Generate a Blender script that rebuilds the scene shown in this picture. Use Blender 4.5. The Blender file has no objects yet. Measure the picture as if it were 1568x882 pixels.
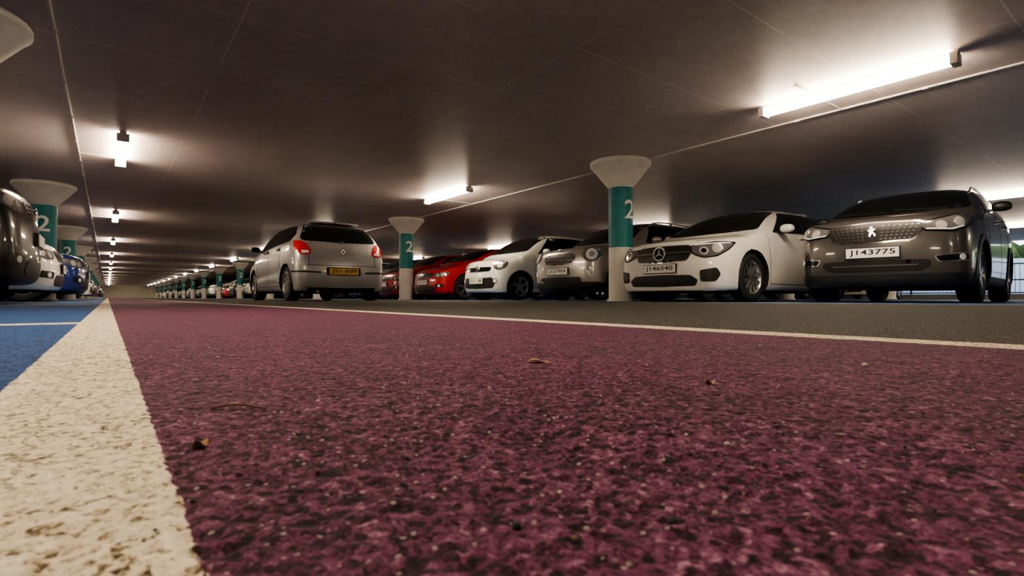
import bpy, bmesh, math, random
import numpy as np
from mathutils import Vector, Matrix
from mathutils.bvhtree import BVHTree
from mathutils.geometry import delaunay_2d_cdt
random.seed(4)
scene = bpy.context.scene
COL = scene.collection
scene.view_settings.view_transform='AgX'
try:
    scene.view_settings.look='AgX - Medium High Contrast'
    scene.view_settings.exposure=.30
except Exception: pass

# ------------------------------------------------------------------ materials
def base_mat(name):
    m = bpy.data.materials.new(name); m.use_nodes = True
    nt = m.node_tree
    return m, nt, nt.nodes['Principled BSDF']

def mat(name, col, rough=.5, metal=0, coat=0, spec=.5, emit=None, estr=0, noise=0, nscale=20, bump=0):
    m, nt, b = base_mat(name)
    b.inputs['Base Color'].default_value = (*col, 1)
    b.inputs['Roughness'].default_value = rough
    b.inputs['Metallic'].default_value = metal
    b.inputs['Coat Weight'].default_value = coat
    b.inputs['Coat Roughness'].default_value = .06
    b.inputs['Specular IOR Level'].default_value = spec
    if emit:
        b.inputs['Emission Color'].default_value = (*emit, 1)
        b.inputs['Emission Strength'].default_value = estr
    if noise or bump:
        tc = nt.nodes.new('ShaderNodeTexCoord')
        n = nt.nodes.new('ShaderNodeTexNoise'); n.inputs['Scale'].default_value = nscale; n.inputs['Detail'].default_value = 6
        nt.links.new(tc.outputs['Object'], n.inputs['Vector'])
        if noise:
            r = nt.nodes.new('ShaderNodeValToRGB')
            r.color_ramp.elements[0].position = .3; r.color_ramp.elements[1].position = .7
            r.color_ramp.elements[0].color = (*[c*(1-noise) for c in col], 1)
            r.color_ramp.elements[1].color = (*[min(1, c*(1+noise*.4)) for c in col], 1)
            nt.links.new(n.outputs['Fac'], r.inputs['Fac']); nt.links.new(r.outputs['Color'], b.inputs['Base Color'])
        if bump:
            bp = nt.nodes.new('ShaderNodeBump'); bp.inputs['Strength'].default_value = bump; bp.inputs['Distance'].default_value = .01
            nt.links.new(n.outputs['Fac'], bp.inputs['Height']); nt.links.new(bp.outputs['Normal'], b.inputs['Normal'])
    return m

def paint(name, col, metal=.0, rough=.3):
    return mat(name, col, rough, metal, 1.0, .5, noise=.10, nscale=3)

M = {
 'glass': mat('car_glass', (.008,.010,.010), .03, 0, 0, .22),
 'black': mat('black_plastic', (.014,.014,.014), .45),
 'gloss': mat('gloss_black', (.006,.006,.007), .12, 0, .3),
 'chrome': mat('chrome', (.8,.8,.8), .13, 1),
 'tyre': mat('tyre_rubber', (.012,.012,.012), .75, noise=.3, nscale=30),
 'rim': mat('alloy_rim', (.45,.45,.46), .3, .9),
 'lampdark': mat('headlamp_housing', (.26,.26,.27), .08, .6, 1),
 'lamp': mat('headlamp_reflector', (.90,.90,.88), .10, .6, 1),
 'drl': mat('headlamp_lens', (.88,.89,.90), .1, 0, 1),
 'red': mat('red_lens', (.62,.012,.010), .12, 0, 1),
 'amber': mat('amber_lens', (.8,.25,.03), .12, 0, 1),
 'plate': mat('plate_white', (.82,.82,.78), .4),
 'yplate': mat('plate_yellow', (.80,.52,.03), .4),
 'ink': mat('plate_ink', (.008,.008,.008), .5),
 'liner': mat('wheel_liner', (.005,.005,.005), .9),
 'grille': mat('grille_mesh', (.010,.010,.011), .4, noise=.5, nscale=60),
 'green': mat('green_stripe', (.02,.10,.07), .3, 0, 1),
 'dim': mat('dark_chrome', (.20,.20,.20), .3, .8),
}
MK = list(M.keys())

# ------------------------------------------------------------------ mesh builder
class MB:
    def __init__(s): s.v=[]; s.f=[]; s.m=[]
    def add(s, v, f, m, mtx=None):
        o=len(s.v)
        s.v += [tuple(mtx@Vector(p)) if mtx else tuple(p) for p in v]
        s.f += [tuple(i+o for i in q) for q in f]; s.m += [m]*len(f)
    def mesh(s, name, mats, angle=.6):
        me=bpy.data.meshes.new(name); me.from_pydata(s.v,[],s.f)
        for k in mats: me.materials.append(k)
        me.polygons.foreach_set('material_index', s.m)
        me.polygons.foreach_set('use_smooth', [True]*len(s.f))
        me.update(); me.validate()
        try: me.set_sharp_from_angle(angle=angle)
        except Exception: pass
        return me

def put(name, me, loc=(0,0,0), rz=0):
    o=bpy.data.objects.new(name, me); COL.objects.link(o); o.location=loc; o.rotation_euler=(0,0,rz); return o

def box(c, d, m=0):
    x,y,z=c; a,b,h=d[0]/2,d[1]/2,d[2]/2
    v=[(x+i*a,y+j*b,z+k*h) for i in(-1,1) for j in(-1,1) for k in(-1,1)]
    f=[(0,1,3,2),(4,6,7,5),(0,4,5,1),(2,3,7,6),(0,2,6,4),(1,5,7,3)]
    return v,f

def ell(c, r, e=1.0, nu=16, nv=10):
    v=[];f=[]
    sg=lambda q: math.copysign(abs(q)**e,q)
    for j in range(nv+1):
        ph=-math.pi/2+math.pi*j/nv
        for i in range(nu):
            th=2*math.pi*i/nu
            v.append((c[0]+r[0]*sg(math.cos(ph))*sg(math.cos(th)), c[1]+r[1]*sg(math.cos(ph))*sg(math.sin(th)), c[2]+r[2]*sg(math.sin(ph))))
    for j in range(nv):
        for i in range(nu):
            k=(i+1)%nu; f.append((j*nu+i,j*nu+k,(j+1)*nu+k,(j+1)*nu+i))
    return v,f

def lathe(prof, n=40, axis='z', c=(0,0,0)):
    v=[];f=[]
    for (r,h) in prof:
        for i in range(n):
            a=2*math.pi*i/n
            if axis=='z': v.append((c[0]+r*math.cos(a),c[1]+r*math.sin(a),c[2]+h))
            else: v.append((c[0]+r*math.cos(a),c[1]+h,c[2]+r*math.sin(a)))
    for j in range(len(prof)-1):
        for i in range(n):
            k=(i+1)%n; f.append((j*n+i,j*n+k,(j+1)*n+k,(j+1)*n+i))
    return v,f

def tube(pts, r, n=8):
    v=[];f=[]
    pts=[Vector(p) for p in pts]
    for i,p in enumerate(pts):
        d=(pts[min(i+1,len(pts)-1)]-pts[max(i-1,0)]).normalized()
        u=d.cross(Vector((0,0,1)))
        if u.length<.01: u=Vector((1,0,0))
        u.normalize(); w=d.cross(u)
        for k in range(n):
            a=2*math.pi*k/n; v.append(tuple(p+u*r*math.cos(a)+w*r*math.sin(a)))
    for j in range(len(pts)-1):
        for k in range(n):
            q=(k+1)%n; f.append((j*n+k,j*n+q,(j+1)*n+q,(j+1)*n+k))
    f.append(tuple(range(n))); f.append(tuple(range((len(pts)-1)*n,len(pts)*n)))
    return v,f

def text_geo(s, height, width=None, sub=0):
    cu=bpy.data.curves.new('t','FONT'); cu.body=s; cu.size=1
    try: cu.offset=.012
    except Exception: pass
    ob=bpy.data.objects.new('t',cu); COL.objects.link(ob)
    dg=bpy.context.evaluated_depsgraph_get()
    me=bpy.data.meshes.new_from_object(ob.evaluated_get(dg))
    bm=bmesh.new(); bm.from_mesh(me)
    bmesh.ops.triangulate(bm,faces=bm.faces)
    for _ in range(sub):
        bmesh.ops.subdivide_edges(bm,edges=bm.edges,cuts=1,use_grid_fill=True)
    v=[tuple(q.co) for q in bm.verts]; f=[tuple(q.index for q in fa.verts) for fa in bm.faces]
    bm.free(); bpy.data.objects.remove(ob); bpy.data.curves.remove(cu); bpy.data.meshes.remove(me)
    xs=[p[0] for p in v]; ys=[p[1] for p in v]
    sy=height/(max(ys)-min(ys)); sx=sy if width is None else width/(max(xs)-min(xs))
    cx=(max(xs)+min(xs))/2; cy=(max(ys)+min(ys))/2
    return [((p[0]-cx)*sx,(p[1]-cy)*sy) for p in v], f

# ------------------------------------------------------------------ patch projection
def roundpoly(P,r,seg=4):
    out=[]; n=len(P)
    for i in range(n):
        a=Vector(P[i-1]);b=Vector(P[i]);c=Vector(P[(i+1)%n])
        ra=min(r,(a-b).length*.45); rc=min(r,(c-b).length*.45)
        p=b+(a-b).normalized()*ra; q=b+(c-b).normalized()*rc
        for k in range(seg+1):
            t=k/seg; out.append(p*(1-t)**2+b*2*t*(1-t)+q*t*t)
    return out
def pip(p,P):
    c=False;n=len(P);x,y=p[0],p[1];j=n-1
    for i in range(n):
        if (P[i][1]>y)!=(P[j][1]>y) and x<(P[j][0]-P[i][0])*(y-P[i][1])/(P[j][1]-P[i][1])+P[i][0]: c=not c
        j=i
    return c
def sym(h):
    out=[(a,b) for a,b in h]
    for a,b in reversed(h):
        if abs(a)>1e-6: out.append((-a,b))
    return out
def circ(a,b,r,rb=None,n=20):
    rb=rb or r
    return [(a+r*math.cos(2*math.pi*i/n),b+rb*math.sin(2*math.pi*i/n)) for i in range(n)]

def patch(mb,bvh,o,c,poly,mi,off=.004,step=.05,r=.02,mirror=True,skirt=.012):
    o=Vector((o[0],o[1],0)).normalized(); t=Vector((o.y,-o.x,0))
    P=roundpoly(poly,r) if r>0 else [Vector(q) for q in poly]
    B=[]
    for i in range(len(P)):
        a=P[i];b=P[(i+1)%len(P)];L=(b-a).length
        if L<1e-5: continue
        k=max(1,int(L/step))
        for j in range(k): B.append(a.lerp(b,j/k))
    nb=len(B)
    xs=[q[0] for q in B];ys=[q[1] for q in B]
    I=[]
    x=min(xs)+step*.5
    while x<max(xs):
        y=min(ys)+step*.5
        while y<max(ys):
            if pip((x,y),B) and min((Vector((x,y))-q).length for q in B)>step*.35: I.append(Vector((x,y)))
            y+=step
        x+=step
    V,E,F,_,_,_=delaunay_2d_cdt(B+I,[(i,(i+1)%nb) for i in range(nb)],[],0,1e-6)
    F=[tuple(f) for f in F if pip(sum((V[i] for i in f),Vector((0,0)))/len(f),B)]
    for s in ((1,-1) if mirror else (1,)):
        oo=Vector((o.x,o.y*s,0)); tt=Vector((t.x,t.y*s,0)); cc=Vector((c[0],c[1]*s,0))
        loc=[];nor=[]
        for q in V:
            st=cc+tt*q[0]+Vector((0,0,q[1]))+oo*3
            h=bvh.ray_cast(st,-oo)
            if h[0] is None:
                h=bvh.find_nearest(cc+tt*q[0]+Vector((0,0,q[1])))
            n=h[1] if h[1].dot(oo)>0 else -h[1]
            loc.append(h[0]);nor.append(n)
        top=[l+n*off for l,n in zip(loc,nor)]
        ff=[]
        for f in F:
            nn=(top[f[1]]-top[f[0]]).cross(top[f[2]]-top[f[0]])
            ff.append(f if nn.dot(oo)>0 else tuple(reversed(f)))
        mb.add(top,ff,mi)
        from collections import Counter
        ec=Counter()
        for f in F:
            for i in range(len(f)): ec[tuple(sorted((f[i],f[(i+1)%len(f)])))]+=1
        sv=[];sf=[]
        for (a,b),k in ec.items():
            if k==1:
                m0=len(sv); sv+= [top[a],top[b],loc[b]-nor[b]*skirt,loc[a]-nor[a]*skirt]; sf.append((m0,m0+1,m0+2,m0+3))
        mb.add(sv,sf,mi)

# ------------------------------------------------------------------ car
def car_body(p):
    W=p['W'];w=W/2;L=p['L'];H=p['H'];zb=p['zb'];hz=p['hz'];cz=p['cz'];bf=p['bf'];br=p['br'];yr=p['yr']
    x0=p['xw0'];x1=p['xw1'];xr=p['xrr'];zr=p.get('zrr',H-.04);zt=p['zt']
    fr=[1,.77,.53,.27,0]
    def low(ws,belt,xs):
        zl=[zb, zb+.07, zb+.45*(belt-zb), zb+.80*(belt-zb)]
        ys=[.92*ws,.985*ws,1.0*ws,.985*ws]
        return [(xs[i],ys[i],zl[i]) for i in range(4)]
    S=[]
    def station(xl,ws,belt,top):   # top: list of 5 (x,y,z) L4..L8
        lo=low(ws,belt,xl)
        under=[(xl[0],lo[0][1]*f,zb) for f in (0,.27,.53,.77)]
        S.append(under+lo+top)
    bul=p.get('bul',.11)
    fx=p['fx']
    # S0 front
    w0=p.get('w0',.84)*w
    S.append(None)
    lo=low(w0,hz,fx[:4])
    bx=lambda f,x:x-bul*(1-f*f)
    under=[(bx(f,fx[0]),lo[0][1]*f,zb) for f in (0,.27,.53,.77)]
    top=[(bx(f,fx[4]),w0*.95*f,hz-.035+.035*(1-f*f)) for f in fr]
    S[0]=under+lo+top
    frow=lo
    def hood(x,ws,z4,zc,xl=None,shift=0):
        top=[(x+shift*(1-f*f),ws*[.93,.80,.56,.28,0][i],z4+(zc-z4)*[0,.62,.86,.97,1][i]) for i,f in enumerate(fr)]
        station(xl or [x]*4,ws,z4,top)
    hood(.25,.955*w,hz-.005,hz+.045,shift=-.10)
    hood(.50,.99*w,hz+(bf-hz)*.30,hz+(cz-hz)*.48)
    hood(p['xa1']+.05,w,hz+(bf-hz)*.62,hz+(cz-hz)*.80)
    hood(x0-.13,w,bf-.02,cz-.01,shift=-.04)
    def gh(x,ws,belt,rz,k,xl=None,yrr=None,xt=None):
        yy=yrr or yr; xt=xt if xt is not None else x
        a=(x,.955*ws,belt)
        e=(xt,yy,rz-.075)
        mid=((a[0]+e[0])/2,(a[1]+e[1])/2+.02,(a[2]+e[2])/2)
        station(xl or [x]*4,ws,belt,[a,mid,e,(xt,yy*.64,rz-.010),(xt,0,rz)])
    station([x0]*4,w,bf,[(x0,.955*w,bf),(x0,.90*w,bf+.04),(x0-.0,.82*w,cz+.03),(x0-.07,.42*w,cz+.045),(x0-.10,0,cz+.05)])
    gh(x1,w,bf+(br-bf)*.3,H-.02,0,xt=x1)
    xm=(x1+xr)/2
    gh(xm,w,bf+(br-bf)*.6,H,0)
    xl8=L-.55
    gh(xr,w,br,zr,0,xl=[xl8]*4,yrr=yr*.97)
    # hatch mid
    xt=p.get('xrb',L-.10)
    q=.5
    bx8=L-.26
    a=(bx8,.93*w,br-.01)
    e=(xr+(xt-xr)*q,yr*1.0,zr-.05+(zt-zr)*q)
    mid=((a[0]*.5+e[0]*.5),(a[1]+e[1])/2+.01,(a[2]+e[2])/2)
    station([L-.20]*4,.97*w,br,[a,mid,e,(e[0]+.02,e[1]*.6,e[2]+.03),(e[0]+.03,0,e[2]+.035)])
    rx=p['rx'];wr=.87*w;rb=.06
    bxr=lambda f,x:x+rb*(1-f*f)
    lo=low(wr,zt,rx[:4])
    under=[(bxr(f,rx[0]),lo[0][1]*f,zb+.02) for f in (0,.27,.53,.77)]
    top=[(bxr(f,rx[4]),wr*.97*f,zt) for f in fr]
    S.append(under+lo+top)
    rrow=lo
    bm=bmesh.new(); R=[]
    for st in S:
        full=st+[(a,-b,c) for a,b,c in st[11:0:-1]]
        R.append([bm.verts.new(v) for v in full])
    n=24
    for s in range(len(R)-1):
        for i in range(n):
            bm.faces.new((R[s][i],R[s][(i+1)%n],R[s+1][(i+1)%n],R[s+1][i]))
    def cap(ring,row,fn):
        fl=fr+[-f for f in fr[3::-1]]
        rows=[[ring[4]]+[ring[i] for i in (3,2,1,0)]+[ring[-i] for i in (1,2,3)]+[ring[20]]]
        for i in (1,2,3):
            r=[ring[4+i]]
            for f in fl[1:-1]: r.append(bm.verts.new((fn(f,row[i][0]),row[i][1]*f,row[i][2])))
            r.append(ring[20-i]); rows.append(r)
        rows.append([ring[8],ring[9],ring[10],ring[11],ring[12],ring[13],ring[14],ring[15],ring[16]])
        for a in range(4):
            for b in range(8):
                bm.faces.new((rows[a][b],rows[a][b+1],rows[a+1][b+1],rows[a+1][b]))
    cap(R[0],frow,bx); cap(R[-1],rrow,bxr)
    bmesh.ops.recalc_face_normals(bm,faces=bm.faces)
    me=bpy.data.meshes.new('b'); bm.to_mesh(me); bm.free()
    ob=bpy.data.objects.new('b',me); COL.objects.link(ob)
    md=ob.modifiers.new('s','SUBSURF'); md.levels=3; md.render_levels=3
    md=ob.modifiers.new('t','TRIANGULATE')
    dg=bpy.context.evaluated_depsgraph_get()
    me2=bpy.data.meshes.new_from_object(ob.evaluated_get(dg))
    bpy.data.objects.remove(ob)
    co=np.empty(len(me2.vertices)*3); me2.vertices.foreach_get('co',co); co=co.reshape(-1,3)
    mn=co.min(0);mx=co.max(0)
    co[:,0]=(co[:,0]-mn[0])/(mx[0]-mn[0])*L
    co[:,1]*=W/(mx[1]-mn[1])
    co[:,2]=zb+(co[:,2]-mn[2])/(mx[2]-mn[2])*(H-zb)
    me2.vertices.foreach_set('co',co.ravel()); me2.update()
    bvh=BVHTree.FromPolygons([tuple(c) for c in co],[tuple(q.vertices) for q in me2.polygons])
    # wheel arches
    ob=bpy.data.objects.new('b',me2); COL.objects.link(ob)
    cm=MB(); Ra=p['rw']+.05
    for xa in (p['xa1'],p['xa2']):
        for s in (1,-1):
            y0,y1=(w-.34),(w+.15)
            v=[];N=40
            for h in (y0,y1):
                for i in range(N):
                    a=2*math.pi*i/N; v.append((xa+Ra*math.cos(a),s*h,p['rw']+Ra*math.sin(a)))
            f=[(i,(i+1)%N,N+(i+1)%N,N+i) for i in range(N)]+[tuple(range(N))[::-1],tuple(range(N,2*N))]
            cm.add(v,f,0)
    cme=bpy.data.meshes.new('c'); cme.from_pydata(cm.v,[],cm.f)
    bm=bmesh.new(); bm.from_mesh(cme); bmesh.ops.recalc_face_normals(bm,faces=bm.faces); bm.to_mesh(cme); bm.free()
    co_=bpy.data.objects.new('c',cme); COL.objects.link(co_)
    md=ob.modifiers.new('b','BOOLEAN'); md.operation='DIFFERENCE'; md.object=co_; md.solver='EXACT'
    dg=bpy.context.evaluated_depsgraph_get()
    me3=bpy.data.meshes.new_from_object(ob.evaluated_get(dg))
    bpy.data.objects.remove(ob); bpy.data.objects.remove(co_)
    V=[tuple(v.co) for v in me3.vertices]; F=[tuple(q.vertices) for q in me3.polygons]
    mats=[]
    cl=p.get('clad',0)
    for q in me3.polygons:
        c=q.center; k=0
        for xa in (p['xa1'],p['xa2']):
            if math.hypot(c.x-xa,c.z-p['rw'])<Ra+.004 and abs(c.y)>w-.36: k=MK.index('liner')+1
        if k==0 and (c.z<cl or (q.normal.z<-.8 and c.z<.35)): k=MK.index('black')+1
        mats.append(k)
    return V,F,mats,bvh

def wheel(mb,c,side,r,wd,ns,I):
    x,y,z=c; s=side
    def A(v,f,m): mb.add([(x+a,y+s*b,z+d) for a,b,d in v],f,m)
    rr=r*.68
    A(*lathe([(rr,-wd/2),(r*.93,-wd/2),(r*.985,-wd*.42),(r,-wd*.25),(r,wd*.25),(r*.985,wd*.42),(r*.93,wd/2),(r*.8,wd*.53),(rr,wd*.47)],36,'y'),I['tyre'])
    A(*lathe([(rr*1.02,wd*.49),(rr*.97,wd*.50),(rr*.93,wd*.44),(rr*.90,-wd*.3),(rr*.90,-wd*.4)],36,'y'),I['rim'])
    A(*lathe([(rr*.92,-wd*.15),(.001,-wd*.15)],30,'y'),I['liner'])
    A(*lathe([(rr*.55,-.02),(.001,-.02)],30,'y'),I['black'])
    A(*lathe([(rr*.24,0),(rr*.22,wd*.40),(rr*.15,wd*.44),(.001,wd*.44)],20,'y'),I['rim'])
    for i in range(ns):
        a=2*math.pi*i/ns+.3; w1=rr*.10*5/ns*1.6; w2=rr*.13*5/ns*1.4
        ca,sa=math.cos(a),math.sin(a)
        pts=[(rr*.15,w1,wd*.42),(rr*.95,w2,wd*.44)]
        v=[]
        for (d,hw,h) in pts:
            for (l,hh) in ((-hw,h-.03),(hw,h-.03),(hw*.7,h),(-hw*.7,h)):
                v.append((d*ca-l*sa,hh,d*sa+l*ca))
        A(v,[(0,1,5,4),(1,2,6,5),(2,3,7,6),(3,0,4,7),(0,3,2,1),(4,5,6,7)],I['rim'])

def strip(a,b,w=.004):
    a=Vector(a);b=Vector(b);d=(b-a).normalized();n=Vector((-d.y,d.x))*w
    return [tuple(a+n),tuple(b+n),tuple(b-n),tuple(a-n)]

def build_car(name,p,paintm):
    I={k:i+1 for i,k in enumerate(MK)}
    V,F,mats,bvh=car_body(p)
    mb=MB(); mb.v=list(V); mb.f=list(F); mb.m=list(mats)
    W=p['W'];w=W/2;L=p['L'];H=p['H'];zb=p['zb'];bf=p['bf'];br=p['br'];x0=p['xw0'];x1=p['xw1'];xr=p['xrr'];yr=p['yr'];cz=p['cz'];rw=p['rw'];zt=p['zt']
    Fo=(-1,0);Ro=(1,0);So=(0,1)
    def pt(o,c,poly,m,**k):
        if o==Ro: c=(L,0)
        patch(mb,bvh,o,c,poly,I[m] if m!='paint' else 0,**k)
    nose=lambda y,z:bvh.ray_cast(Vector((-3,y,z)),Vector((1,0,0)))[0].x
    tail=lambda y,z:bvh.ray_cast(Vector((L+3,y,z)),Vector((-1,0,0)))[0].x
    # windscreen
    pt(Fo,(0,0),sym([(0,H-.065),(yr*.90,H-.105),(w*.84,cz+.06),(w*.45,cz+.035),(0,cz+.03)]),'glass',mirror=False,r=.05,step=.06)
    # wipers
    for ya,yb in ((.05,.62),(-.55,.0)):
        pt(Fo,(0,0),strip((ya,cz+.045),(yb,cz+.085),.007),'black',off=.018,mirror=False,r=0)
    # side glass
    bl=lambda x:bf+(br-bf)*(x-x0)/(xr-x0)+.035
    xa=x0+.32; xe=p.get('xge',xr-.02); zr=H-.125
    top_f=x1+.10
    pt(So,(0,0),[(xa,bl(xa)),(top_f,zr),((x1+xr)/2,zr+.018),(xr-.22,zr-.01),(xe,bl(xe)+.13),(xe-.06,bl(xe))],'glass',r=.05,step=.07,off=.006)
    for xb in p['pil']:
        pt(So,(0,0),[(xb-.03,bl(xb)-.005),(xb-.05+.01,zr+.012),(xb+.035,zr+.012),(xb+.04,bl(xb)-.005)],'gloss',off=.009,r=0)
    # door seams
    xs=[p['xa1']+rw+.10]+p['pil']
    zz=zb+.12
    for k,xb in enumerate(xs):
        pt(So,(0,0),strip((xb,zz),(xb+(.02 if k else -.02),bl(xb)-.02)),'liner',off=.0015,r=0)
    pt(So,(0,0),strip((xs[0],zz),(p['xa2']-rw-.08,zz)),'liner',off=.0015,r=0,step=.1)
    for xb in p['pil']:
        pt(So,(0,0),[(xb-.20,br-.10),(xb-.20,br-.065),(xb-.04,br-.06),(xb-.04,br-.095)],p.get('handle','paint'),off=.028,r=.012)
    # arch flares
    if p.get('clad',0):
        for xc in (p['xa1'],p['xa2']):
            R0=rw+.05;R1=rw+.115
            arc=[(xc+R1*math.cos(a),rw+R1*math.sin(a)) for a in np.linspace(-.35,math.pi+.35,18)]
            arc+=[(xc+R0*math.cos(a),rw+R0*math.sin(a)) for a in np.linspace(math.pi+.35,-.35,18)]
            pt(So,(0,0),arc,'black',off=.012,r=0,step=.06)
    # mirrors
    mx=x0+.46
    for s in (1,-1):
        v,f=ell((mx,s*(w+.085),bl(mx)+.05),(.065,.095,.060),.8); mb.add(v,f,I[p['mir']] if p.get('mir','paint')!='paint' else 0)
        v,f=ell((mx+.045,s*(w+.085),bl(mx)+.05),(.03,.082,.050),.75); mb.add(v,f,I['glass'])
        v,f=box((mx+.01,s*(w-.01),bl(mx)+.012),(.06,.14,.03)); mb.add(v,f,I['black'])
    # wheels
    wd=.205
    for xx in (p['xa1'],p['xa2']):
        for s in (1,-1):
            wheel(mb,(xx,s*(w-.03-wd/2),rw),s,rw,wd,p.get('ns',5),I)
    # rails
    if p.get('rails'):
        for s in (1,-1):
            pts=[]
            for i in range(13):
                x=x1+.10+(xr-x1-.2)*i/12
                h=bvh.ray_cast(Vector((x,s*(yr-.05),3)),Vector((0,0,-1)))[0]
                pts.append((x,s*(yr-.04),h.z+(.045 if 0<i<12 else 0)))
            v,f=tube(pts,.014); mb.add(v,f,I[p['rails']])
    # aerial
    h=bvh.ray_cast(Vector((xr-.1,0,3)),Vector((0,0,-1)))[0]
    v,f=tube([(xr-.1,0,h.z-.01),(xr+.02,0,h.z+.16)],.006,6); mb.add(v,f,I['black'])
    # plates
    def plate(front,z,txt,wd=.52,hh=.111,m='plate'):
        if front: x=min(nose(.24,z+.04),nose(0,z+.04),nose(0,z-.04))-.012
        else: x=max(tail(.0,z-.05),tail(0,z+.05))+.008
        v,f=box((x,0,z),(.014,wd,hh)); mb.add(v,f,I[m])
        if front:
            v,f=box((x+.03,0,z),(.06,wd+.02,hh+.02)); mb.add(v,f,I['black'])
        else:
            v,f=box((x-.025,0,z),(.03,wd+.02,hh+.02)); mb.add(v,f,I['black'])
        if txt:
            tv,tf=text_geo(txt,.078,.45)
            sx=-1 if front else 1; xo=x-(.009) if front else x+.009
            mb.add([(xo,sx*a,z+b) for a,b in tv],tf,I['ink'])
    def diamond(x,z,s,front=True):
        d=-1 if front else 1
        for k,(m,g) in enumerate((('chrome',1),('black',.5))):
            xx=x+d*(.008+.006*k); v=[(xx,0,z+s*g),(xx,s*.75*g,z),(xx,0,z-s*g),(xx,-s*.75*g,z)]
            v+=[(x-d*.01,a,b) for _,a,b in v]
            mb.add(v,[(0,1,2,3),(0,1,5,4),(1,2,6,5),(2,3,7,6),(3,0,4,7)],I[m])
    st=p['style']
    D=(-.72,.69)
    if st=='A':   # compact premium hatch
        pt(Fo,(0,0),sym([(0,.775),(.40,.765),(.485,.70),(.41,.555),(0,.53)]),'chrome',off=.004,mirror=False,r=.03)
        pt(Fo,(0,0),sym([(0,.76),(.39,.75),(.465,.695),(.40,.57),(0,.545)]),'grille',off=.008,mirror=False,r=.03)
        for zz_ in (.59,.62,.71,.735):
            pt(Fo,(0,0),[(-.40,zz_-.003),(.40,zz_-.003),(.40,zz_+.003),(-.40,zz_+.003)],'dim',off=.010,mirror=False,r=0,skirt=0)
        pt(Fo,(0,0),[(-.44,.645),(.44,.645),(.44,.678),(-.44,.678)],'chrome',off=.02,mirror=False,r=.01)
        xn=nose(0,.66)-.035
        v,f=lathe([(.082,.0),(.082,-.012),(.10,-.012),(.10,0)],32,'y'); mb.add([(xn+b,a,.66+c) for a,b,c in v],f,I['chrome'])
        v,f=lathe([(.085,0.012),(.0,0.012)],32,'y'); mb.add([(xn+b,a,.66+c) for a,b,c in v],f,I['gloss'])
        for k in range(3):
            a=math.pi/2+k*2*math.pi/3
            dx,dz=math.cos(a),math.sin(a)
            v=[(xn-.012,-dz*.014,.66+dx*.014),(xn-.012,dz*.014,.66-dx*.014),(xn-.012,dx*.085,.66+dz*.085)]
            mb.add(v,[(0,1,2)],I['chrome'])
        pt(Fo,(0,0),sym([(0,.37),(.46,.36),(.56,.29),(.52,.215),(0,.205)]),'black',mirror=False,r=.03)
        pt(D,(.20,.66),[(-.15,.42),(.05,.45),(.10,.36),(.04,.27),(-.14,.27)],'black',r=.03)
        pt(D,(.20,.66),[(-.25,.745),(-.23,.63),(-.10,.575),(.06,.59),(.22,.68),(.34,.79),(.05,.795)],'gloss',r=.03)
        pt(D,(.20,.66),[(-.235,.735),(-.215,.64),(-.10,.588),(.05,.603),(.20,.685),(.30,.775),(.05,.78)],'lampdark',off=.008,r=.03)
        pt(D,(.20,.66),circ(-.09,.67,.055),'lamp',off=.014,r=0,step=.03)
        pt(D,(.20,.66),circ(.06,.695,.058),'lamp',off=.014,r=0,step=.03)
        pt(D,(.20,.66),circ(-.09,.67,.030),'gloss',off=.018,r=0,step=.03)
        pt(D,(.20,.66),strip((-.19,.752),(.24,.768),.008),'drl',off=.014,r=0)
        plate(True,.455,p.get('txt'))
    elif st=='P':  # compact suv
        pt(Fo,(0,0),sym([(0,.935),(.44,.92),(.495,.865),(.40,.70),(0,.68)]),'chrome',mirror=False,r=.04)
        pt(Fo,(0,0),sym([(0,.918),(.42,.903),(.472,.862),(.385,.715),(0,.695)]),'grille',off=.009,mirror=False,r=.04)
        for r_ in range(5):
            zq=.728+r_*.036
            hw=.35+.018*r_
            nn=17
            for k in range(nn):
                y=-hw+2*hw*k/(nn-1)
                if abs(y)<.06: continue
                pt(Fo,(0,0),[(y-.010,zq-.006),(y+.010,zq-.006),(y+.010,zq+.005),(y-.010,zq+.005)],'dim',off=.013,mirror=False,r=0)
        xn=nose(0,.82)
        bz=.82
        lion=[(-.045,-.06),(-.02,-.065),(-.015,-.03),(.01,-.04),(.015,-.07),(.04,-.07),(.035,-.03),(.03,.0),(.05,.01),(.05,.03),(.02,.025),(.03,.055),(.01,.075),(-.015,.06),(-.01,.03),(-.035,.04),(-.045,.02),(-.015,.005),(-.02,-.02),(-.04,-.03)]
        V2=[(xn-.022,a*.85,bz+b*.85) for a,b in lion]; V3=[(xn-.002,a*.85,bz+b*.85) for a,b in lion]; nl=len(lion)
        mb.add(V2+V3,[tuple(range(nl))]+[(i,(i+1)%nl,nl+(i+1)%nl,nl+i) for i in range(nl)],I['chrome'])
        plate(True,.575,p.get('txt'))
        pt(Fo,(0,0),sym([(0,.49),(.52,.48),(.54,.42),(.46,.36),(0,.35)]),'grille',mirror=False,r=.03)
        pt(Fo,(0,0),strip((-.42,.425),(.42,.425),.006),'dim',off=.008,mirror=False,r=0)
        pt(D,(.20,.66),[(-.18,.52),(.14,.55),(.16,.46),(-.14,.44)],'chrome',r=.03)
        pt(D,(.20,.66),[(-.16,.51),(.125,.535),(.145,.472),(-.13,.453)],'gloss',off=.008,r=.02)
        pt(D,(.20,.66),circ(.06,.497,.033),'drl',off=.012,r=0,step=.03)
        pt(D,(.20,.66),[(-.27,.895),(-.24,.79),(-.02,.765),(.15,.82),(.30,.935),(.35,.995),(.10,.975)],'gloss',r=.03)
        pt(D,(.20,.66),[(-.25,.88),(-.225,.80),(-.02,.78),(.14,.833),(.28,.94),(.32,.98),(.10,.96)],'lampdark',off=.008,r=.03)
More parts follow.
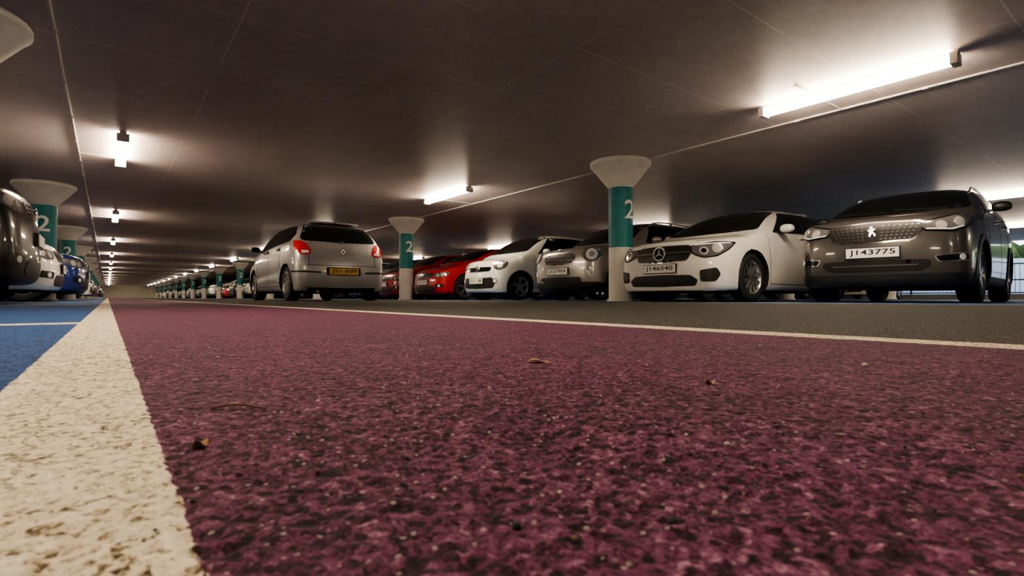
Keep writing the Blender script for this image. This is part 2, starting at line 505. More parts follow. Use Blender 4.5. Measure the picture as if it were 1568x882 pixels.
        pt(D,(.20,.66),circ(-.10,.845,.045),'lamp',off=.014,r=0,step=.03)
        pt(D,(.20,.66),circ(.06,.875,.052),'lamp',off=.014,r=0,step=.03)
        pt(D,(.20,.66),[(-.22,.805),(-.02,.788),(.10,.822),(.08,.835),(-.03,.802),(-.21,.818)],'drl',off=.015,r=0)
    elif st=='M':  # retro crossover
        pt(Fo,(0,0),sym([(0,.87),(.34,.86),(.44,.79),(.36,.66),(0,.64)]),'chrome',mirror=False,r=.05)
        pt(Fo,(0,0),sym([(0,.85),(.33,.84),(.415,.785),(.345,.68),(0,.66)]),'grille',off=.009,mirror=False,r=.05)
        for zq in (.72,.78): pt(Fo,(0,0),strip((-.36,zq),(.36,zq),.006),'chrome',off=.014,mirror=False,r=0)
        v,f=ell((nose(0,.90)-.01,0,.915),(.012,.06,.025)); mb.add(v,f,I['chrome'])
        plate(True,.53,p.get('txt'))
        pt(Fo,(0,0),sym([(0,.43),(.52,.42),(.56,.33),(0,.30)]),'grille',mirror=False,r=.03)
        pt(D,(.20,.66),circ(0,.81,.165,.130,28),'chrome',r=0)
        pt(D,(.20,.66),circ(0,.81,.148,.113,28),'lampdark',off=.008,r=0)
        pt(D,(.20,.66),circ(0.0,.81,.100),'drl',off=.013,r=0,step=.03)
        pt(D,(.20,.66),circ(0.0,.81,.045),'lamp',off=.018,r=0,step=.03)
        pt(D,(.20,.66),circ(-.07,.50,.06),'chrome',r=0)
        pt(D,(.20,.66),circ(-.07,.50,.045),'drl',off=.01,r=0,step=.03)
    elif st=='T':  # city hatch
        pt(Fo,(0,0),sym([(0,.73),(.44,.72),(.46,.67),(.42,.63),(0,.62)]),'gloss',mirror=False,r=.03)
        diamond(nose(0,.68)-.006,.68,.085)
        pt(Fo,(0,0),sym([(0,.47),(.50,.50),(.60,.42),(.55,.27),(0,.25)]),'black',mirror=False,r=.06)
        pt(D,(.20,.62),[(-.15,.80),(-.14,.68),(.0,.64),(.13,.70),(.20,.82),(.06,.86)],'chrome',r=.07)
        pt(D,(.20,.62),circ(.01,.755,.095),'lampdark',off=.008,r=0)
        pt(D,(.20,.62),circ(.01,.755,.06),'drl',off=.013,r=0,step=.03)
        pt(D,(.20,.62),circ(-.10,.42,.055),'chrome',r=0,off=.008)
        pt(D,(.20,.62),circ(-.10,.42,.04),'drl',off=.012,r=0,step=.03)
        pt(So,(0,0),[(.75+rw,.66),(2.3,.72),(2.3,.76),(.75+rw,.69)],'green',r=.01)
        plate(True,.42,p.get('txt'))
    else:          # generic hatch / suv
        z0=p['hz']-.10
        pt(Fo,(0,0),sym([(0,z0+.05),(.38,z0+.045),(.42,z0),(.34,z0-.09),(0,z0-.10)]),'grille',mirror=False,r=.03)
        for zq in (z0-.02,z0+.02,z0-.06): pt(Fo,(0,0),strip((-.36,zq),(.36,zq),.006),'chrome',off=.010,mirror=False,r=0)
        v,f=ell((nose(0,z0-.02)-.012,0,z0-.02),(.014,.055,.055)); mb.add(v,f,I['chrome'])
        pt(Fo,(0,0),sym([(0,zb+.22),(.48,zb+.22),(.55,zb+.14),(.50,zb+.07),(0,zb+.06)]),'black',mirror=False,r=.03)
        pt(D,(.20,.62),[(-.20,z0+.03),(-.18,z0-.07),(0,z0-.09),(.17,z0-.03),(.26,z0+.07),(.02,z0+.065)],'lampdark',r=.03)
        pt(D,(.20,.62),circ(-.08,z0-.02,.045),'lamp',off=.010,r=0,step=.03)
        pt(D,(.20,.62),circ(.06,z0,.05),'lamp',off=.010,r=0,step=.03)
        pt(D,(.20,.62),[(-.14,zb+.25),(.08,zb+.27),(.10,zb+.18),(-.12,zb+.17)],'black',r=.02)
        pt(D,(.20,.62),circ(-.03,zb+.215,.033),'drl',off=.01,r=0,step=.03)
        plate(True,p.get('pz',z0-.19),p.get('txt'))
    # hood shut line
    pt(D,(.3,.75),strip((-.30,p['hz']+.012),(.05,p['hz']+.03),.003),'liner',off=.001,r=0)
    # rear
    E=(.80,.60)
    if p.get('rear')=='C':
        pt(Ro,(0,0),sym([(0,H-.09),(yr*.86,H-.105),(w*.80,zt+.13),(w*.74,zt+.09),(0,zt+.07)]),'gloss',mirror=False,r=.06,step=.06)
        pt(Ro,(0,0),sym([(0,H-.12),(yr*.80,H-.13),(w*.74,zt+.14),(w*.70,zt+.115),(0,zt+.095)]),'glass',off=.007,mirror=False,r=.06,step=.06)
        pt(E,(L-.16,.68),[(-.20,1.07),(-.02,1.05),(.07,.98),(.145,.87),(.12,.815),(.0,.81),(-.13,.90)],'red',r=.03,off=.010)
        pt(E,(L-.16,.68),[(-.01,.885),(.10,.885),(.115,.84),(.01,.83)],'drl',r=.015,off=.014)
        pt(Ro,(0,0),strip((-w*.72,.63),(w*.72,.63),.005),'liner',off=.001,mirror=False,r=0)
        for s in (1,-1):
            pt(Ro,(0,0),strip((s*.60,.64),(s*.60,.80),.005),'liner',off=.001,mirror=False,r=0)
        pt(Ro,(0,0),sym([(0,.60),(.31,.595),(.31,.455),(0,.45)]),'black',off=.005,mirror=False,r=.02)
        plate(False,.525,p.get('txt'),m='yplate')
        for s in (1,-1):
            pt(Ro,(0,0),[(s*.40,.49),(s*.70,.50),(s*.70,.53),(s*.40,.52)],'black',off=.006,mirror=False,r=.01)
        pt(E,(L-.16,.68),[(-.25,.50),(.10,.50),(.10,.53),(-.25,.53)],'black',off=.006,r=.01)
        pt(Ro,(0,0),sym([(0,.23),(.62,.24),(.60,.17),(0,.17)]),'black',off=.004,mirror=False,r=.02)
        diamond(tail(0,.88)+.004,.88,.05,False)
        h=tail(0,H-.06)
        v,f=box((h+.0,0,H-.045),(.10,.26,.022)); mb.add(v,f,I['red'])
        v,f=ell((h-.03,0,H-.035),(.16,.50,.022),.6); mb.add(v,f,0)
        x1_=tail(0,zt+.10)+.02; x2_=tail(.3,zt+.16)+.02
        v,f=tube([(x1_,0,zt+.09),(x2_,-.34,zt+.17)],.008,6); mb.add(v,f,I['black'])
        v,f=ell((x1_-.01,0,zt+.08),(.03,.035,.03)); mb.add(v,f,I['black'])
        v,f=tube([(L-.05,-.45,.17),(L-.25,-.45,.18)],.025,10); mb.add(v,f,I['rim'])
    else:
        pt(Ro,(0,0),sym([(0,H-.12),(yr*.80,H-.14),(w*.70,zt+.08),(0,zt+.06)]),'glass',mirror=False,r=.06,step=.07)
        pt(E,(L-.16,.68),[(-.16,zt),(.05,zt-.01),(.13,zt-.09),(.11,zt-.17),(-.02,zt-.16),(-.12,zt-.08)],'red',r=.03,off=.008)
        plate(False,.55,None)
    me=mb.mesh(name,[paintm]+[M[k] for k in MK])
    return me

def spec(**k):
    d=dict(L=4.1,W=1.75,H=1.46,zb=.15,hz=.74,cz=.98,bf=.93,br=1.0,yr=.65,xw0=1.05,xw1=1.78,xrr=3.45,zt=.96,
           fx=[.15,.11,.10,.13,.20],rx=[4.0,4.06,4.08,4.02,3.95],xa1=.82,xa2=3.38,rw=.315,pil=[2.25,3.05],style='G')
    d.update(k); L=d['L']
    if 'rx' not in k: d['rx']=[L-.10,L-.03,L-.0,L-.05,L-.12]
    return d

P_silver=paint('silver_paint',(.50,.50,.50),.55,.32)
P_white=paint('white_paint',(.82,.81,.77))
P_white2=paint('pearl_white_paint',(.78,.80,.76))
P_taupe=paint('graphite_paint',(.100,.096,.092),.55,.28)
P_champ=paint('champagne_paint',(.42,.41,.38),.5,.3)
P_red=paint('red_paint',(.40,.010,.013))
P_black=paint('black_paint',(.006,.006,.007))
P_blue=paint('blue_paint',(.015,.04,.22),.3)
P_grey=paint('grey_paint',(.16,.165,.17),.5)
P_dark=paint('dark_grey_paint',(.04,.042,.045),.4)

clio=spec(L=3.99,W=1.74,H=1.49,zb=.15,hz=.76,cz=1.0,bf=.95,br=1.03,yr=.650,xw0=.95,xw1=1.66,xrr=3.56,zrr=1.45,zt=.98,
   xa1=.80,xa2=3.38,rw=.31,pil=[2.12,3.0],rear='C',txt='J51 609',handle='black',ns=8,xge=3.58)
merc=spec(L=4.29,W=1.80,H=1.46,zb=.13,hz=.80,cz=.96,bf=.94,br=1.03,yr=.655,xw0=1.12,xw1=1.88,xrr=3.60,zt=.98,
   xa1=.86,xa2=3.55,rw=.33,pil=[2.40,3.25],style='A',txt='J146540',ns=10)
peug=spec(L=4.16,W=1.78,H=1.55,zb=.17,hz=.955,cz=1.08,bf=1.06,br=1.12,yr=.675,xw0=1.0,xw1=1.68,xrr=3.55,zt=1.05,
   xa1=.84,xa2=3.38,rw=.335,pil=[2.30,3.10],style='P',txt='J143775',clad=.32,rails='chrome',fx=[.15,.11,.09,.10,.15],mir='black')
mini=spec(L=4.1,W=1.79,H=1.56,zb=.17,hz=.91,cz=1.05,bf=1.03,br=1.10,yr=.70,xw0=1.10,xw1=1.62,xrr=3.6,zt=1.05,
   xa1=.78,xa2=3.38,rw=.33,pil=[2.25,3.1],style='M',txt='J127904',clad=.33,rails='rim',fx=[.15,.10,.09,.10,.15])
twin=spec(L=3.6,W=1.65,H=1.55,zb=.15,hz=.84,cz=1.02,bf=.98,br=1.08,yr=.64,xw0=.80,xw1=1.45,xrr=3.15,zt=1.0,
   xa1=.62,xa2=3.1,rw=.30,pil=[2.0,2.75],style='T',txt='J131 88',xge=3.2)
redc=spec(L=3.95,W=1.68,H=1.44,zb=.14,hz=.74,txt='J92 614',xa2=3.3)
suvb=spec(L=4.4,W=1.86,H=1.66,zb=.19,hz=1.02,cz=1.16,bf=1.12,br=1.17,yr=.70,xw0=1.25,xw1=1.85,xrr=3.85,zt=1.1,
   xa1=.88,xa2=3.6,rw=.36,pil=[2.5,3.4],clad=.34,rails='chrome',pz=.62,mir='black')

cars={}
cars['silver']=build_car('silver_hatchback',clio,P_silver)
cars['merc']=build_car('white_compact_hatchback',merc,P_white)
cars['peug']=build_car('graphite_crossover',peug,P_taupe)
cars['mini']=build_car('champagne_crossover',mini,P_champ)
cars['twin']=build_car('white_city_car',twin,P_white2)
cars['red']=build_car('red_hatchback',redc,P_red)
cars['suv']=build_car('black_suv',suvb,P_black)
def recol(k,new,pm):
    m=cars[k].copy(); m.materials[0]=pm; cars[new]=m
recol('red','gen_white',P_white); recol('red','gen_blue',P_blue); recol('red','gen_grey',P_grey); recol('red','gen_black',P_black)
recol('suv','suv_grey',P_dark); recol('suv','suv_silver',P_silver); recol('suv','suv_blue',P_blue); recol('suv','suv_white',P_white)
recol('merc','merc_black',P_dark)

put('silver_hatchback_car',cars['silver'],(3.38,9.45+3.99,0),math.radians(-90))
put('grey_crossover_car',cars['peug'],(7.0,2.38,0),math.radians(5))
put('white_hatchback_car',cars['merc'],(6.08,4.64,0),0)
put('champagne_crossover_car',cars['mini'],(6.5,7.20,0),0)
put('white_city_car',cars['twin'],(6.5,9.88,0),0)
put('red_hatchback_car',cars['red'],(6.5,12.42,0),0)
put('black_suv_car',cars['suv'],(-.55,7.15,0),math.pi)
put('white_hatchback_car',cars['gen_white'],(-.50,9.80,0),math.pi)
put('blue_hatchback_car',cars['gen_blue'],(-.28,12.35,0),math.pi)
NM={'gen_white':'white_hatchback_car','gen_blue':'blue_hatchback_car','gen_grey':'grey_hatchback_car','gen_black':'black_hatchback_car','suv':'black_suv_car',
 'suv_grey':'grey_suv_car','suv_silver':'silver_suv_car','suv_blue':'blue_suv_car','suv_white':'white_suv_car','merc_black':'black_hatchback_car','red':'red_hatchback_car','twin':'white_city_car','mini':'champagne_crossover_car'}
pool=list(NM.keys())
BAY=2.617
def rowcars(x,y0,n,rz,skip=.08,jit=.12,first=None):
    for i in range(n):
        k=first[i] if first and i<len(first) else random.choice(pool)
        if random.random()<skip and not (first and i<len(first)): continue
        put(NM[k],cars[k],(x+random.uniform(-jit,jit),y0+BAY*i,0),rz)
rowcars(6.65,15.03,37,0,first=['red','gen_grey'])
rowcars(-.55,15.03,37,math.pi,first=['gen_grey','gen_black'])
rowcars(16.1,8.36,14,math.pi,.1,.1,first=['suv_grey','suv_grey','merc_black'])
rowcars(22.0,8.36,12,0,.2)

# ------------------------------------------------------------------ columns
CZ=2.26
m_white=mat('column_white_paint',(.80,.77,.71),.6,noise=.10,nscale=6,bump=.05)
m_teal=mat('column_teal_paint',(.015,.21,.23),.5,noise=.15,nscale=8)
m_num=mat('column_number_paint',(.85,.85,.82),.5)
mb=MB()
R=.195
mb.add(*lathe([(R,0),(R,.87)],48),0)
mb.add(*lathe([(R+.002,.87),(R+.002,1.84)],48),1)
mb.add(*lathe([(R,1.84),(R+.015,1.86),(R+.27,2.18),(R+.295,2.20),(R+.295,CZ+.01)],48),0)
mb.add(*lathe([(R+.03,0),(R+.03,.03),(R,.035)],48),0)
tv,tf=text_geo('2',.30,.20,2)
for k in (1,-1):
    mb.add([((R+.006)*math.sin(a/R)*k,-(R+.006)*math.cos(a/R)*k,1.48+b) for a,b in tv],tf,2)
colm=mb.mesh('column',[m_white,m_teal,m_num])
S=7.85
for X,Y0,n in ((6.67,5.86,14),(-1.0,5.86,14),(14.7,7.05,6),(22.3,7.05,5),(6.67,5.86-S,1),(-1.0,5.86-S,1),(-8.7,5.86,4)):
    for i in range(n): put('concrete_column',colm,(X,Y0+i*S,0))

# ------------------------------------------------------------------ lights
m_tube=mat('lamp_diffuser',(1,.9,.75),.4,emit=(1,.81,.60),estr=82)
m_house=mat('lamp_housing',(.55,.53,.50),.5)
mb=MB()
LL=1.80
mb.add(*box((0,0,-.022),(.075,LL,.044)),1)
N=14
prof=[(.065*math.cos(a),-.068-.05*math.sin(a)) for a in np.linspace(-.40,math.pi+.40,N)]
v=[(x,yy,z) for yy in (-LL/2+.05,LL/2-.05) for x,z in prof]
mb.add(v,[(i,i+1,N+i+1,N+i) for i in range(N-1)],0)
for s in (1,-1):
    mb.add(*box((0,s*(LL/2-.025),-.072),(.14,.055,.10)),1)
lampm=mb.mesh('lamp',[m_tube,m_house])
def lamp(x,y): put('fluorescent_ceiling_lamp',lampm,(x,y,CZ),0)
lamp(6.02,2.25)
for i in range(14): lamp(5.65,9.72+S*i)
for i in range(-2,14): lamp(.14,9.62+S*i)
lamp(5.8,-5.6)
for x,y in ((15.0,2.9),(21.5,3.6),(13.4,10.7),(13.4,18.5),(13.4,26.4),(13.4,34),(21.5,14),(21.5,24),(-8,-4),(-8,4),(-8,12),(-8,20),(-8,28),(13.4,42),(14,-5)): lamp(x,y)  # unseen left-aisle lamps, and extras along the right aisle, added to lift ambient light

# conduits
m_cond=mat('conduit_paint',(.60,.57,.53),.5)
mb=MB()
def rod(a,b,r=.011): mb.add(*tube([a,b],r),0)
zc_=CZ-.008
rod((6.78,-8,zc_),(6.78,112,zc_)); rod((-.37,-8,zc_),(-.37,112,zc_))
for i in range(-1,14):
    y=10.35+S*i; rod((-.37,y,zc_),(.14,y,zc_),.009)
    rod((5.65,y+.1,zc_),(6.78,y+.1,zc_),.009)
for y in np.arange(-6,40,1.3):
    for x in (6.78,-.37): mb.add(*box((x,y,CZ-.012),(.035,.05,.028)),0)
put('ceiling_conduit',mb.mesh('ceiling_conduit',[m_cond]))

# ------------------------------------------------------------------ shell
X0,X1,Y0,Y1=-17,28,-13,116
def nodes(m):
    nt=m.node_tree
    def N(t,**k):
        n=nt.nodes.new(t)
        for a,b in k.items(): setattr(n,a,b)
        return n
    def mt(op,a,b=None,clamp=False):
        n=N('ShaderNodeMath',operation=op); n.use_clamp=clamp
        for i,q in enumerate((a,b)):
            if q is None: continue
            if isinstance(q,(int,float)): n.inputs[i].default_value=q
            else: nt.links.new(q,n.inputs[i])
        return n.outputs[0]
    def noise(vec,scale,detail=4,rough=.6):
        n=N('ShaderNodeTexNoise'); n.inputs['Scale'].default_value=scale; n.inputs['Detail'].default_value=detail; n.inputs['Roughness'].default_value=rough
        nt.links.new(vec,n.inputs['Vector']); return n.outputs['Fac']
    def ramp(f,st):
        n=N('ShaderNodeValToRGB'); e=n.color_ramp.elements
        while len(e)<len(st): e.new(.5)
        for q,(p_,c) in zip(e,st): q.position=p_; q.color=(*c,1)
        nt.links.new(f,n.inputs['Fac']); return n.outputs['Color']
    def mix(f,a,b,bt='MIX'):
        n=N('ShaderNodeMix',data_type='RGBA',blend_type=bt)
        if isinstance(f,(int,float)): n.inputs[0].default_value=f
        else: nt.links.new(f,n.inputs[0])
        for i,q in ((6,a),(7,b)):
            if isinstance(q,tuple): n.inputs[i].default_value=(*q,1)
            else: nt.links.new(q,n.inputs[i])
        return n.outputs[2]
    return nt,N,mt,noise,ramp,mix

# ceiling material
m_ceil,nt_,b_=base_mat('ceiling_painted_concrete')
nt,N,mt,noise,ramp,mix=nodes(m_ceil)
g=N('ShaderNodeNewGeometry').outputs['Position']
sp=N('ShaderNodeSeparateXYZ'); nt.links.new(g,sp.inputs[0])
c=ramp(noise(g,.8,8),[(.3,(.60,.515,.50)),(.7,(.72,.635,.62))])
c2=ramp(noise(g,14,6),[(.35,(.88,.88,.88)),(.65,(1,1,1))])
c=mix(1.0,c,c2,'MULTIPLY')
wob=mt('MULTIPLY',mt('SUBTRACT',noise(g,3,3),.5),.03)
def lines(ax,per,off,wd):
    a=mt('ADD',mt('ADD',sp.outputs[ax],wob),off+1000*per)
    f=mt('MODULO',a,per)
    return mt('LESS_THAN',mt('ABSOLUTE',mt('SUBTRACT',f,per/2)),wd)
ln=mt('MAXIMUM',lines(0,2.44,.4,.006),lines(1,1.22,.9,.006))
brk=mt('GREATER_THAN',noise(g,.9,2),.45)
ln=mt('MULTIPLY',mt('MULTIPLY',ln,brk),.65)
c=mix(ln,c,(.98,.90,.86))
nt.links.new(c,b_.inputs['Base Color'])
b_.inputs['Roughness'].default_value=.45; b_.inputs['Specular IOR Level'].default_value=.3
bp=N('ShaderNodeBump'); bp.inputs['Strength'].default_value=.25; bp.inputs['Distance'].default_value=.01
nt.links.new(mt('ADD',noise(g,1.5,6),mt('MULTIPLY',noise(g,30,4),.15)),bp.inputs['Height']); nt.links.new(bp.outputs[0],b_.inputs['Normal'])
mb=MB(); mb.add(*box(((X0+X1)/2,(Y0+Y1)/2,CZ+.15),(X1-X0,Y1-Y0,.30)),0); put('ceiling',mb.mesh('ceiling',[m_ceil]))

m_wall=mat('wall_cream_paint',(.62,.58,.48),.7,noise=.15,nscale=2)
for nm,cc,d in (('wall_far',((X0+X1)/2,Y1+.1,1.28),(X1-X0,.2,2.6)),('wall_back',((X0+X1)/2,Y0-.1,1.28),(X1-X0,.2,2.6)),('wall_left',(X0-.1,(Y0+Y1)/2,1.28),(.2,Y1-Y0,2.6)),
                ('wall_right',(X1+.1,70,1.28),(.2,92,2.6))):
    mb=MB(); mb.add(*box(cc,d),0); put(nm,mb.mesh(nm,[m_wall]))

# floor mesh : dense near the camera with real aggregate relief
def axis(c,lo,hi,gp,gn):
    out=[c]; d=0
    while out[-1]<hi:
        s=max(.0008,gp*d) if d<1.6 else d*.25
        d+=s; out.append(min(c+d,hi))
    neg=[];d=0;x=c
    while x>lo:
        s=max(.0010,gn*d) if d<.6 else d*.3
        d+=s; x=max(c-d,lo); neg.append(x)
    return np.array(neg[::-1]+out)
ax=axis(.06,X0,X1,.007,.02); ay=axis(.08,Y0,Y1,.007,.04)
gx,gy=np.meshgrid(ax,ay)
dx=np.gradient(ax); dy=np.gradient(ay); sx,sy=np.meshgrid(dx,dy); sp_=np.maximum(sx,sy)
def h2(i,j,s): 
    q=np.sin(i*127.1+j*311.7+s*74.7)*43758.5453
    return q-np.floor(q)
def vn(x,y,cell,s):
    x=x/cell;y=y/cell;i=np.floor(x);j=np.floor(y);fx=x-i;fy=y-j
    fx=fx*fx*(3-2*fx);fy=fy*fy*(3-2*fy)
    return (h2(i,j,s)*(1-fx)+h2(i+1,j,s)*fx)*(1-fy)+(h2(i,j+1,s)*(1-fx)+h2(i+1,j+1,s)*fx)*fy-.5
gz=np.zeros_like(gx)
for cell,amp,s in ((.0024,.0014,1),(.0044,.0015,2),(.0014,.0006,3),(.016,.0009,4),(.05,.0008,5)):
    gz+=amp*vn(gx+.3*gy,gy-.3*gx,cell,s)*np.clip((cell*.6-sp_)/(cell*.3),0,1)
fade=np.clip(1.3-np.hypot(gx,gy)/1.5,0,1)
gz*=fade
gz+=.0006*((gx>-.053)&(gx<.0174))*fade
nx,ny=len(ax),len(ay)
me=bpy.data.meshes.new('floor')
me.vertices.add(nx*ny); me.vertices.foreach_set('co',np.stack([gx,gy,gz],-1).ravel())
a=np.arange(nx*ny).reshape(ny,nx)
q=np.stack([a[:-1,:-1],a[:-1,1:],a[1:,1:],a[1:,:-1]],-1).reshape(-1)
nf=(nx-1)*(ny-1)
me.loops.add(nf*4); me.loops.foreach_set('vertex_index',q)
me.polygons.add(nf); me.polygons.foreach_set('loop_start',np.arange(nf)*4)
me.polygons.foreach_set('use_smooth',[True]*nf)
me.update(); me.validate()
m_floor,nt_,b_=base_mat('floor_painted_asphalt')
nt,N,mt,noise,ramp,mix=nodes(m_floor)
g=N('ShaderNodeNewGeometry').outputs['Position']
sp=N('ShaderNodeSeparateXYZ'); nt.links.new(g,sp.inputs[0])
X,Y=sp.outputs[0],sp.outputs[1]
big=noise(g,4,5,.6)
rag=mt('MULTIPLY',mt('SUBTRACT',noise(g,140,4,.7),.5),.008)
Xr=mt('ADD',X,rag)
# chippings : per-cell random tone (two sizes) plus fine grain
def cells(scale):
    vo=N('ShaderNodeTexVoronoi'); vo.inputs['Scale'].default_value=scale
    nt.links.new(g,vo.inputs['Vector'])
    s_=N('ShaderNodeSeparateColor'); nt.links.new(vo.outputs['Color'],s_.inputs[0])
    return vo.outputs['Distance'],s_.outputs[0],s_.outputs[1]
d1,r1,q1=cells(420); d2,r2,q2=cells(230)
fine=noise(g,800,4,.7); mid=noise(g,210,4,.65)
agg=mt('ADD',mt('MULTIPLY',fine,.45),mt('MULTIPLY',mid,.27))
agg=mt('ADD',agg,mt('MULTIPLY',r1,.17)); agg=mt('ADD',agg,mt('MULTIPLY',r2,.11))
agg=mt('ADD',agg,mt('MULTIPLY',mt('MAXIMUM',mt('MINIMUM',sp.outputs[2],.0015),-.0015),35.))
purple=ramp(agg,[(.40,(.012,.007,.010)),(.46,(.060,.018,.040)),(.53,(.130,.035,.088)),(.60,(.195,.066,.140)),(.70,(.40,.25,.32))])
purple=mix(ramp(big,[(.40,(0,0,0)),(.80,(.75,.75,.75))]),purple,ramp(agg,[(.42,(.020,.015,.017)),(.55,(.085,.042,.062)),(.68,(.30,.21,.23))]))
asph=ramp(agg,[(.40,(.010,.010,.010)),(.52,(.048,.047,.043)),(.60,(.11,.105,.095)),(.70,(.38,.37,.33))])
white=ramp(agg,[(.39,(.07,.05,.03)),(.45,(.42,.35,.22)),(.51,(.82,.73,.55)),(.65,(.95,.89,.73))])
blue=ramp(agg,[(.39,(.008,.014,.035)),(.48,(.020,.062,.18)),(.60,(.045,.13,.32))])
pit=mt('MULTIPLY',mt('LESS_THAN',d2,.44),mt('GREATER_THAN',q2,.80))
spk=mt('MULTIPLY',mt('LESS_THAN',d1,.35),mt('GREATER_THAN',q1,.955))
crk=mt('LESS_THAN',mt('ABSOLUTE',mt('ADD',mt('ADD',X,.024),mt('MULTIPLY',mt('SUBTRACT',noise(g,45,3),.5),.022))),.0006)
white=mix(mt('MULTIPLY',crk,.55),white,(.16,.11,.06))
def band(v,lo,hi): return mt('MULTIPLY',mt('GREATER_THAN',v,lo),mt('LESS_THAN',v,hi))
c=asph
c=mix(band(Xr,.0174,.84),c,purple)
c=mix(mt('MULTIPLY',pit,.8),c,(.012,.009,.010))
c=mix(mt('MULTIPLY',spk,.6),c,(.50,.42,.40))
bl=mt('MAXIMUM',mt('LESS_THAN',Xr,-.053),band(Xr,5.95,11.0))
bl=mt('MAXIMUM',bl,band(Xr,11.0,16.2))
c=mix(bl,c,blue)
fm=mt('MODULO',mt('ADD',mt('SUBTRACT',Y,5.86),BAY*100.5),BAY)
bay=mt('LESS_THAN',mt('ABSOLUTE',mt('SUBTRACT',fm,BAY/2)),.045)
left=mt('MULTIPLY',mt('LESS_THAN',X,-.05),mt('MAXIMUM',mt('MULTIPLY',bay,mt('GREATER_THAN',Y,4)),mt('LESS_THAN',mt('ABSOLUTE',mt('SUBTRACT',Y,1.62)),.05)))
bays=mt('MAXIMUM',left,mt('MULTIPLY',bay,band(X,6.0,16.2)))
wh=mt('MAXIMUM',mt('MAXIMUM',band(Xr,-.053,.0174),band(Xr,.845,.925)),mt('MAXIMUM',bays,band(X,5.88,5.97)))
c=mix(wh,c,white)
nt.links.new(c,b_.inputs['Base Color'])
b_.inputs['Roughness'].default_value=.8; b_.inputs['Specular IOR Level'].default_value=.2
bp=N('ShaderNodeBump'); bp.inputs['Strength'].default_value=.5; bp.inputs['Distance'].default_value=.002
nt.links.new(agg,bp.inputs['Height']); nt.links.new(bp.outputs[0],b_.inputs['Normal'])
me.materials.append(m_floor)
put('floor',me)

# debris
m_leaf=mat('dry_leaf',(.42,.24,.09),.7,noise=.4,nscale=200)
m_twig=mat('twig_bark',(.20,.12,.07),.8)
m_st=mat('dark_stone',(.025,.025,.028),.7); m_st2=mat('light_stone',(.6,.55,.45),.7); m_st3=mat('brown_stone',(.22,.14,.10),.7)
mb=MB()
for i in range(520):
    y=random.uniform(.03,.9); x=random.uniform(-.04,.80)
    if random.random()<.35: x=random.uniform(-.02,.3); y=random.uniform(.04,.35)
    r=random.uniform(.0003,.0009)
    v,f=ell((x,y,.0004+r*.4),(r*random.uniform(.7,1.4),r*random.uniform(.7,1.4),r*.8),1.3,6,4); mb.add(v,f,random.choice([0,0,0,2,2,1]))
for x,y,r,m in ((.119,.087,.0016,0),(.525,.185,.0022,1),(.20,.12,.0012,1),(.085,.11,.0014,0)):
    v,f=ell((x,y,r*.7),(r,r*1.2,r*.9),1.2,8,6); mb.add(v,f,m)
put('loose_gravel',mb.mesh('loose_gravel',[m_st,m_st2,m_st3]))
def leaf(x,y,s,rot):
    v=[];f=[]
    n=8
    for i in range(n+1):
        t=i/n; w_=math.sin(math.pi*t)**.7*.28*s+.0002
        for k in (-1,0,1):
            v.append(((t-.5)*s,k*w_,.0016+.0018*abs(k)*math.sin(t*5)+.002*t*(1-t)))
    for i in range(n):
        for k in range(2): f.append((i*3+k,i*3+k+1,i*3+k+4,i*3+k+3))
    b=MB(); b.add(v,f,0); put('dry_leaf',b.mesh('dry_leaf',[m_leaf]),(x,y,0),rot)
leaf(.316,.376,.022,-.5); leaf(-.047,.20,.012,.4); leaf(.33,.21,.010,1.0); leaf(-.20,.9,.03,.3); leaf(.03,.245,.008,2)
mb=MB(); mb.add(*tube([(.045,.325,.001),(.052,.318,.003),(.060,.314,.0025),(.068,.306,.001)],.0006,6),0); mb.add(*tube([(.052,.318,.003),(.058,.322,.002)],.0004,5),0)
put('twig',mb.mesh('twig',[m_twig]))

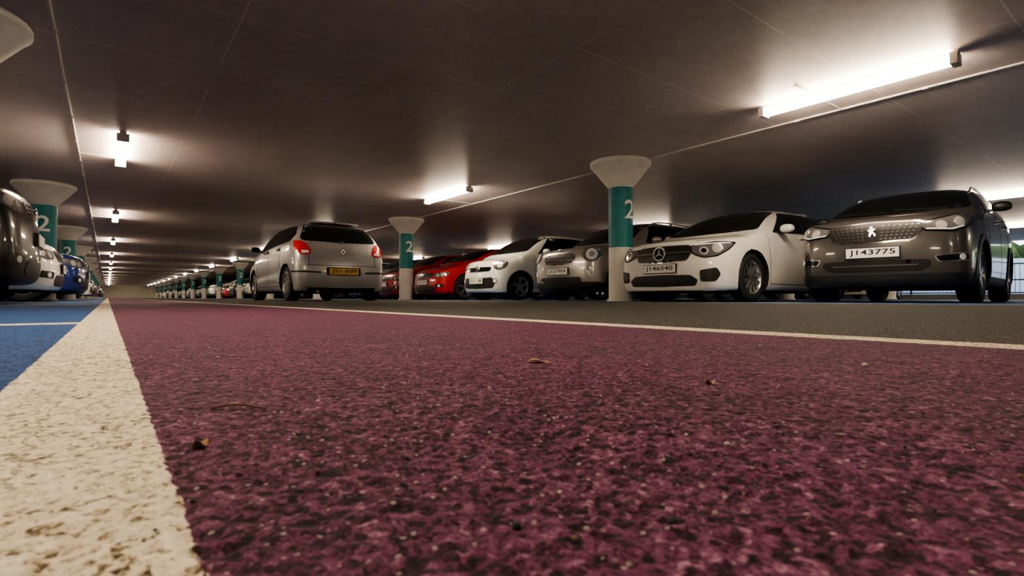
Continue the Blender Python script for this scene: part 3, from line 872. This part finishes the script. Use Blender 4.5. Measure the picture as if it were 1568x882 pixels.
# right open side : railing, outside ground, hedge, building
m_bl=mat('railing_blue_paint',(.03,.12,.42),.4)
m_con=mat('kerb_concrete',(.35,.34,.32),.8,noise=.2,nscale=5)
mb=MB()
for y in np.arange(-12,24.1,2.0): mb.add(*box((X1-.15,y,.82),(.07,.07,1.24)),0)
for z in (.25,.75,1.37): mb.add(*box((X1-.15,6,z),(.04,36,.05)),0)
for y in np.arange(-12,24,.14): mb.add(*box((X1-.15,y,.8),(.014,.014,1.12)),0)
put('blue_railing',mb.mesh('blue_railing',[m_bl]))
mb=MB(); mb.add(*box((X1-.12,6,.10),(.2,36,.20)),0); put('kerb',mb.mesh('kerb',[m_con]))
m_out=mat('outside_paving',(.25,.24,.22),.9,noise=.2,nscale=2)
mb=MB(); mb.add(*box((48,10,-.08),(40,90,.1)),0); put('outside_ground',mb.mesh('outside_ground',[m_out]))
m_bw=mat('building_render',(.45,.52,.64),.8,noise=.1,nscale=1)
m_hedge=mat('hedge_leaves',(.05,.09,.025),.8,noise=.7,nscale=6,bump=1)
mb=MB(); mb.add(*box((36,8,1.0),(.3,44,2.0)),0); put('garden_wall',mb.mesh('garden_wall',[m_bw]))
bm=bmesh.new(); bmesh.ops.create_grid(bm,x_segments=120,y_segments=24,size=1)
for v in bm.verts:
    u,w_=v.co.x,v.co.y
    a=(w_+1)/2*math.pi
    r=1+.18*math.sin(u*61+w_*7)*math.sin(u*23-w_*9)+random.uniform(-.12,.12)
    v.co=Vector((40-1.6*math.cos(a)*r, 8+u*22, 3.0*math.sin(a)*r-.05))
me=bpy.data.meshes.new('hedge'); bm.to_mesh(me); bm.free(); me.materials.append(m_hedge); put('hedge',me)

# ------------------------------------------------------------------ world
w_=bpy.data.worlds.new('sky'); scene.world=w_; w_.use_nodes=True
nt=w_.node_tree; bg=nt.nodes['Background']; sk=nt.nodes.new('ShaderNodeTexSky'); sk.sky_type='NISHITA'; sk.sun_disc=False; sk.sun_elevation=math.radians(12); sk.sun_rotation=math.radians(200)
nt.links.new(sk.outputs[0],bg.inputs[0]); bg.inputs[1].default_value=.7

# ------------------------------------------------------------------ camera
cd=bpy.data.cameras.new('camera'); cd.sensor_width=36; cd.lens=1000/1920*36; cd.clip_start=.005; cd.clip_end=400
cd.dof.use_dof=True; cd.dof.focus_distance=5.0; cd.dof.aperture_fstop=22
cam=bpy.data.objects.new('camera',cd); COL.objects.link(cam)
cam.location=(0,0,.06); cam.rotation_euler=(math.radians(91.03),0,math.radians(-37.16))
scene.camera=cam
